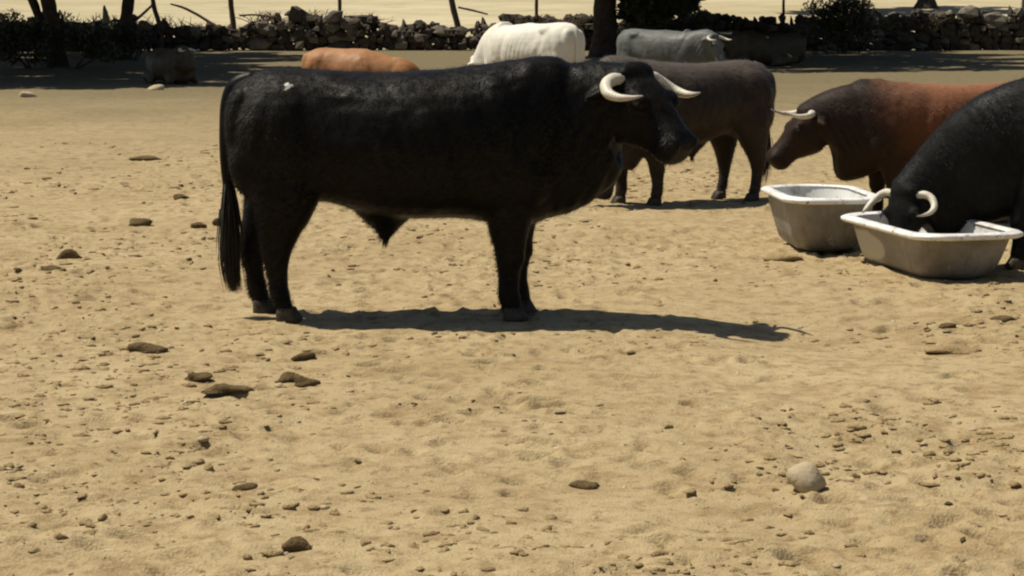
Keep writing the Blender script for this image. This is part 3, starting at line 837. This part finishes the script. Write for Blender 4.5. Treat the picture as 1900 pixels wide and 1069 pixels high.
def build_wall():
    root = empty('dry_stone_wall', (0, 70, 0))
    tag(root, 'rough dry stone wall running across the back of the paddock', 'wall')
    r = random.Random(77)
    base = []
    for k in range(10):
        V, F_ = lump(300 + k, 6, 4, 0.30, False)
        base.append((V, F_))
    stones = []
    x = -24.0
    for layer, (dy, xr) in enumerate(((0.0, 24.0), (0.38, 24.0))):
        z = 0.0; 
        zc = {}
        for course in range(6):
            x = -xr + r.uniform(0, 0.3)
            while x < xr:
                w = r.uniform(0.14, 0.42) + (0.35 if r.random() < 0.10 else 0); h = r.uniform(0.15, 0.29) + (0.06 if w > 0.5 else 0)
                zz = 0.02 + course * 0.205 + r.uniform(-0.03, 0.03)
                if zz + h * 0.4 < wall_h(x) + r.uniform(-0.16, 0.12):
                    stones.append((x + w / 2, wall_y(x) + dy + r.uniform(-0.07, 0.07), zz + h / 2, w * 0.66, r.uniform(0.17, 0.26), h * 0.70, r.uniform(-0.25, 0.25), r.randrange(10), layer))
                x += w * 0.98
    infr = [s for s in stones if s[8] == 0 and abs(s[0]) < 0.236 * s[1] + 0.4]
    infr.sort(key=lambda s: -s[3] * s[5])
    keep = infr[:300]; ks = set(id(s) for s in keep)
    meshes = {}
    for s in keep:
        key = (s[7], r.random() < 0.25)
        if key not in meshes:
            V, F_ = base[key[0]]
            me = bpy.data.meshes.new('stone'); me.from_pydata([tuple(v) for v in V], [], F_); me.update()
            me.materials.append(M_wallstone2 if key[1] else M_wallstone); meshes[key] = me
        o = bpy.data.objects.new('stone', meshes[key]); C.objects.link(o); o.parent = root
        o.location = (s[0], s[1] - 70, s[2] + gz(s[0], s[1])); o.scale = (s[3], s[4], s[5]); o.rotation_euler = (r.uniform(-0.2, 0.2), s[6], r.uniform(-0.3, 0.3))
    vs = []; fs = []; b = 0
    for s in stones:
        if id(s) in ks: continue
        V, F_ = base[s[7]]
        Q = V * np.array([s[3], s[4], s[5]]) + np.array([s[0], s[1] - 70, s[2] + gz(s[0], s[1])])
        vs.extend(map(tuple, Q)); fs.extend(tuple(q + b for q in f) for f in F_); b += len(V)
    o = mesh_obj('wall_core', vs, fs, M_wallstone, root, smooth=False); o['kind'] = 'stuff'
    return root
build_wall()

# ------------------------------------------------------------------ posts and branches in the wall
M_wood = simple_mat('weathered_wood', (0.085, 0.060, 0.040), (0.17, 0.13, 0.09), 7, 0.9, 0.8, 0.02, 0.15)
M_palewood = simple_mat('bleached_wood', (0.24, 0.20, 0.13), (0.38, 0.33, 0.23), 7, 0.9, 0.8, 0.02, 0.15)
def stick(name, cat, pts, mat, label, group, seed):
    r = random.Random(seed)
    x, y, z = pts[0][:3]
    s = Shape(); loc = [(a - x, b - y, c - z, q) for a, b, c, q in pts]
    s.tube(loc, n=8, m=4)
    s.v = [(a + r.uniform(-0.006, 0.006), b + r.uniform(-0.006, 0.006), c) for a, b, c in s.v]
    o = mesh_obj(name, s.v, s.f, mat); o.location = (x, y, z)
    return tag(o, label, cat, group)
def X(px, d): return (px - 950) * d / 4080
PO = [(303, 69.0, -0.28, 0.075, 'bent dark fence post at the left above the lying dark animal'),
      (440, 69.4, -0.16, 0.085, 'dark fence post left of the black bull\'s rump'),
      (632, 70.6, 0.02, 0.060, 'slim fence post above the orange-red cow'),
      (858, 70.6, -0.40, 0.095, 'leaning fence post just left of the white cow'),
      (995, 70.8, 0.0, 0.055, 'thin straight fence post behind the white cow'),
      (1450, 70.6, 0.0, 0.045, 'thin straight fence post above the red-brown bull\'s horns'),
      (1893, 70.2, 0.02, 0.10, 'fence post at the right picture edge')]
for i, (px, d, lean, r, lab) in enumerate(PO):
    x = X(px, d)
    stick('fence_post', 'post', [(x, d, -0.1, r * 1.15), (x + lean * 0.3 + (0.06 if i == 0 else 0), d, 0.7, r * 1.05), (x + lean * 0.75, d + 0.03, 1.4, r), (x + lean, d, 2.1, r * 0.85)], M_wood, lab, 'fence posts along the wall', i)
stick('fence_post', 'post', [(X(203, 68), 68.3, 0.0, 0.10), (X(200, 68), 68.3, 0.7, 0.13), (X(198, 68), 68.3, 1.15, 0.09), (X(196, 68), 68.3, 1.42, 0.03)], M_palewood, 'short pointed mossy stump at the left, standing in the wall', 'fence posts along the wall', 20)
stick('dry_branch', 'branch', [(X(143, 67), 67.4, 0.12, 0.045), (X(168, 67), 67.7, 0.42, 0.05), (X(192, 67), 68.0, 0.80, 0.04)], M_palewood, 'pale stick leaning on the wall at the left', 'dead branches on the wall', 21)
stick('dry_branch', 'branch', [(X(412, 69), 69.3, 0.65, 0.05), (X(375, 69), 69.4, 1.05, 0.045), (X(345, 69), 69.4, 1.32, 0.04), (X(318, 69), 69.4, 1.46, 0.025)], M_wood, 'dark branch slanting down to the right above the lying dark animal', 'dead branches on the wall', 22)
stick('dry_branch', 'branch', [(X(222, 69), 69.3, 0.62, 0.04), (X(255, 69), 69.3, 0.98, 0.05), (X(290, 69), 69.3, 1.50, 0.035)], M_palewood, 'pale branch slanting up to the right beside the tree trunk at left', 'dead branches on the wall', 23)
stick('dry_branch', 'branch', [(X(445, 69), 69.4, 1.10, 0.03), (X(475, 69), 69.5, 1.12, 0.03), (X(520, 69), 69.5, 1.02, 0.02)], M_wood, 'thin level branch on the wall right of the dark fence post', 'dead branches on the wall', 24)
stick('dry_branch', 'branch', [(X(850, 70), 70.6, 1.35, 0.03), (X(875, 70), 70.6, 1.26, 0.035), (X(905, 70), 70.5, 1.13, 0.025)], M_wood, 'short branch sticking out from the leaning post beside the white cow', 'dead branches on the wall', 25)

# ------------------------------------------------------------------ trees and scrub
M_bark = simple_mat('bark', (0.045, 0.034, 0.026), (0.11, 0.085, 0.065), 5, 0.95, 1.0, 0.04, 0.1)
def leaf_mat(name, c0, c1):
    m, nt, N, L, B = new_mat(name)
    f = noise(nt, obj_co(nt), 1.7, 3)
    L.new(mix(nt, ramp(nt, f, [(0.35, 0.0), (0.65, 1.0)]), c0, c1), B.inputs['Base Color'])
    B.inputs['Roughness'].default_value = 0.55
    B.inputs['Transmission Weight'].default_value = 0.0
    return m
M_leaf = leaf_mat('oak_leaves', (0.030, 0.040, 0.018), (0.075, 0.085, 0.040))
M_scrub = leaf_mat('scrub_leaves', (0.040, 0.042, 0.018), (0.095, 0.090, 0.042))

def leaves(name, clumps, per, size, mat, parent, seed):
    g = np.random.default_rng(seed)
    n = per * len(clumps)
    c = np.repeat(np.array([k[:3] for k in clumps]), per, 0); rr = np.repeat(np.array([k[3] for k in clumps]), per)
    d = g.normal(size=(n, 3)); d /= np.linalg.norm(d, axis=1)[:, None]
    p = c + d * (rr * g.random(n) ** 0.4)[:, None] * np.array([1, 1, 0.75])
    a = g.normal(size=(n, 3)); a /= np.linalg.norm(a, axis=1)[:, None]
    b = np.cross(a, g.normal(size=(n, 3))); b /= np.linalg.norm(b, axis=1)[:, None]
    s = (size * g.uniform(0.6, 1.3, n))[:, None]
    V = np.stack([p - a * s, p + b * s * 0.45, p + a * s, p - b * s * 0.45], 1).reshape(-1, 3)
    F_ = np.arange(4 * n).reshape(-1, 4)
    return mesh_obj(name, V, F_.tolist(), mat, parent, smooth=False)

def tree(loc, trunks, clumps, per, size, label, seed):
    z = gz(*loc) - 0.05
    root = empty('oak_tree', (loc[0], loc[1], z))
    for t in trunks:
        s = Shape(); s.tube(t, n=12, m=5)
        r = random.Random(seed)
        s.v = [(a + r.uniform(-0.015, 0.015), b + r.uniform(-0.015, 0.015), c) for a, b, c in s.v]
        mesh_obj('trunk', s.v, s.f, M_bark, root)
        top = t[-2]
        for k in range(5):
            q = clumps[(k * 7 + seed) % len(clumps)]
            l = Shape(); l.tube([(top[0], top[1], top[2], top[3] * 0.8), ((top[0] + q[0]) / 2, (top[1] + q[1]) / 2, (top[2] + q[2]) / 2 + 0.3, top[3] * 0.5), (q[0], q[1], q[2], 0.03)], n=7, m=3)
            mesh_obj('limb', l.v, l.f, M_bark, root)
    leaves('crown', clumps, per, size, M_leaf, root, seed)
    return tag(root, label, 'tree', 'oaks by the wall')

def crown_clumps(cx, cy, cz, r, n, seed, zr=0.40, ry=1.0):
    g = random.Random(seed); out = []
    while len(out) < n:
        a, b, c = g.uniform(-1, 1), g.uniform(-1, 1), g.uniform(-1, 1)
        if a * a + b * b + c * c > 1: continue
        out.append((cx + a * r, cy + b * r * ry, cz + c * r * zr, g.uniform(0.7, 1.25)))
    return out

tree((X(112, 54), 54.0), [[(0, 0, 0, 0.30), (-0.10, 0, 0.9, 0.20), (-0.22, 0, 1.7, 0.17), (-0.5, -0.3, 3.0, 0.14), (-0.6, -0.8, 4.2, 0.08)],
                          [(-0.06, 0.1, 0, 0.2), (-0.34, 0.1, 0.9, 0.12), (-0.62, 0.1, 1.7, 0.10), (-1.2, 0.2, 3.0, 0.08), (-1.6, 0, 4.0, 0.05)]],
     crown_clumps(-0.6, -4.4, 4.8, 5.4, 140, 5, ry=1.45) , 330, 0.24, 'two-stemmed tree at the left picture edge shading the ground', 5)
tree((X(232, 60), 60.0), [[(0, 0, 0, 0.27), (0.05, 0, 0.8, 0.18), (0.18, 0, 1.6, 0.16), (0.3, 0, 2.8, 0.13), (0.2, 0.2, 4.2, 0.08)]],
     crown_clumps(-2.6, 2.5, 4.9, 5.2, 110, 6, ry=1.5), 330, 0.24, 'single dark tree trunk right of the short mossy stump at left', 6)
tree((X(1122, 63), 63.0), [[(0, 0, 0, 0.52), (0.0, 0, 0.6, 0.36), (-0.02, 0, 1.4, 0.33), (0.1, 0, 2.6, 0.28), (0.3, -0.2, 4.2, 0.15)]],
     crown_clumps(3.2, -0.5, 4.9, 6.2, 220, 7, ry=1.85) + [(1.2, 0, 1.75, 0.6), (1.7, 0.1, 1.45, 0.45), (1.3, 0.1, 1.3, 0.5), (2.2, 0.2, 1.6, 0.5), (0.9, 0.2, 1.4, 0.5), (0.8, 0.1, 1.9, 0.5), (1.5, -0.1, 2.2, 0.7)], 330, 0.22, 'thick dark tree trunk between the white cow and the grey cow', 7)
tree((X(1565, 108), 108.0), [[(0, 0, 0, 0.75), (0.0, 0, 0.6, 0.45), (0.1, 0, 1.6, 0.38), (0.3, 0, 3.2, 0.30), (0.4, 0, 4.6, 0.15)]],
     crown_clumps(-1.2, -1.0, 5.6, 4.6, 50, 8), 260, 0.30, 'left of two oak trunks in the field beyond the wall at right', 8)
tree((X(1712, 112), 112.0), [[(0, 0, 0, 0.70), (0.0, 0, 0.6, 0.42), (-0.1, 0, 1.6, 0.36), (-0.2, 0, 3.2, 0.28), (-0.1, 0, 4.6, 0.15)]],
     crown_clumps(-1.0, -1.0, 5.6, 4.4, 48, 9), 260, 0.30, 'right of two oak trunks in the field beyond the wall at right', 9)

def bush(x, y, r, h, label, seed, n=10, per=170):
    root = empty('scrub_bush', (x, y, gz(x, y)))
    g = random.Random(seed)
    cl = [(g.uniform(-1, 1) * r, g.uniform(-0.3, 0.3), h * g.uniform(0.25, 0.85), h * g.uniform(0.2, 0.34)) for _ in range(n)]
    leaves('foliage', cl, per, 0.055, M_scrub, root, seed)
    for c in cl[:6]:
        st = Shape(); st.tube([(c[0] * 0.5, 0, 0, 0.025), (c[0] * 0.8, c[1] * 0.5, c[2] * 0.6, 0.018), (c[0], c[1], c[2], 0.006)], n=5, m=2)
        mesh_obj('stem', st.v, st.f, M_bark, root)
    return tag(root, label, 'bush', 'scrub along the wall')
bush(X(40, 64), 64.6, 1.7, 1.45, 'dark scrub bush against the wall in the left corner', 41, 26, 260)
bush(X(95, 53), 52.9, 1.5, 1.20, 'dark undergrowth around the foot of the two-stemmed tree at left', 48, 24, 280)
bush(X(235, 59), 59.2, 0.8, 0.95, 'dark undergrowth around the foot of the single tree trunk at left', 49, 14, 240)
bush(X(165, 67), 67.8, 1.0, 0.95, 'low scrub bush in front of the wall, left of the mossy stump', 42, 16, 240)
bush(X(1235, 66), 66.5, 1.3, 1.45, 'shaded scrub bush behind the grey cow', 46, 22, 260)
bush(X(1565, 66), 66.4, 1.0, 1.75, 'dark scrub bush at the foot of the wall on the right', 47, 22, 280)

# ------------------------------------------------------------------ dead brush piled on the wall
def brush(x, y, z, w, h, n, label, seed):
    root = empty('brush_pile', (x, y, z))
    r = random.Random(seed); st = Shape()
    for _ in range(n):
        a = r.uniform(-w, w); b = r.uniform(-0.2, 0.2)
        dx = r.gauss(0, 0.30); dz = h * r.uniform(0.25, 1.0)
        st.tube([(a, b, -0.05, 0.018), (a + dx * 0.5 + r.gauss(0, 0.05), b + r.gauss(0, 0.1), dz * 0.6, 0.013), (a + dx, b + r.gauss(0, 0.15), dz, 0.005)], n=4, m=2)
        for _k in range(2):
            t = r.uniform(0.3, 0.8)
            p = (a + dx * t, b, dz * t)
            st.tube([(*p, 0.009), (p[0] + r.gauss(0, 0.16), p[1] + r.gauss(0, 0.1), p[2] + r.uniform(-0.02, 0.2), 0.004)], n=4, m=1)
    o = mesh_obj('twigs', st.v, st.f, M_wood, root); o['kind'] = 'stuff'
    return tag(root, label, 'brush', 'dead brush on the wall')
brush(X(165, 69), 69.0, 0.55, 1.0, 0.65, 60, 'tangled dead brush on the wall left of the mossy stump', 1)
brush(X(280, 69), 69.2, 0.45, 1.3, 0.70, 80, 'tangled dead brush around the bent post at left', 2)
brush(X(390, 69.5), 69.5, 0.45, 0.8, 0.45, 45, 'dead brush on the wall left of the dark post', 3)
brush(X(540, 70), 69.8, 0.80, 1.1, 0.50, 70, 'dead brush on the wall above the black bull\'s rump', 4)
brush(X(665, 70), 69.9, 0.80, 0.7, 0.40, 45, 'dead brush on the wall above the orange-red cow', 5)
brush(X(1010, 70), 69.9, 0.70, 1.2, 0.45, 60, 'dead brush on the wall behind the white cow', 6)
brush(X(1660, 70), 69.6, 0.75, 1.4, 0.45, 60, 'dead brush on the wall at the right', 7)
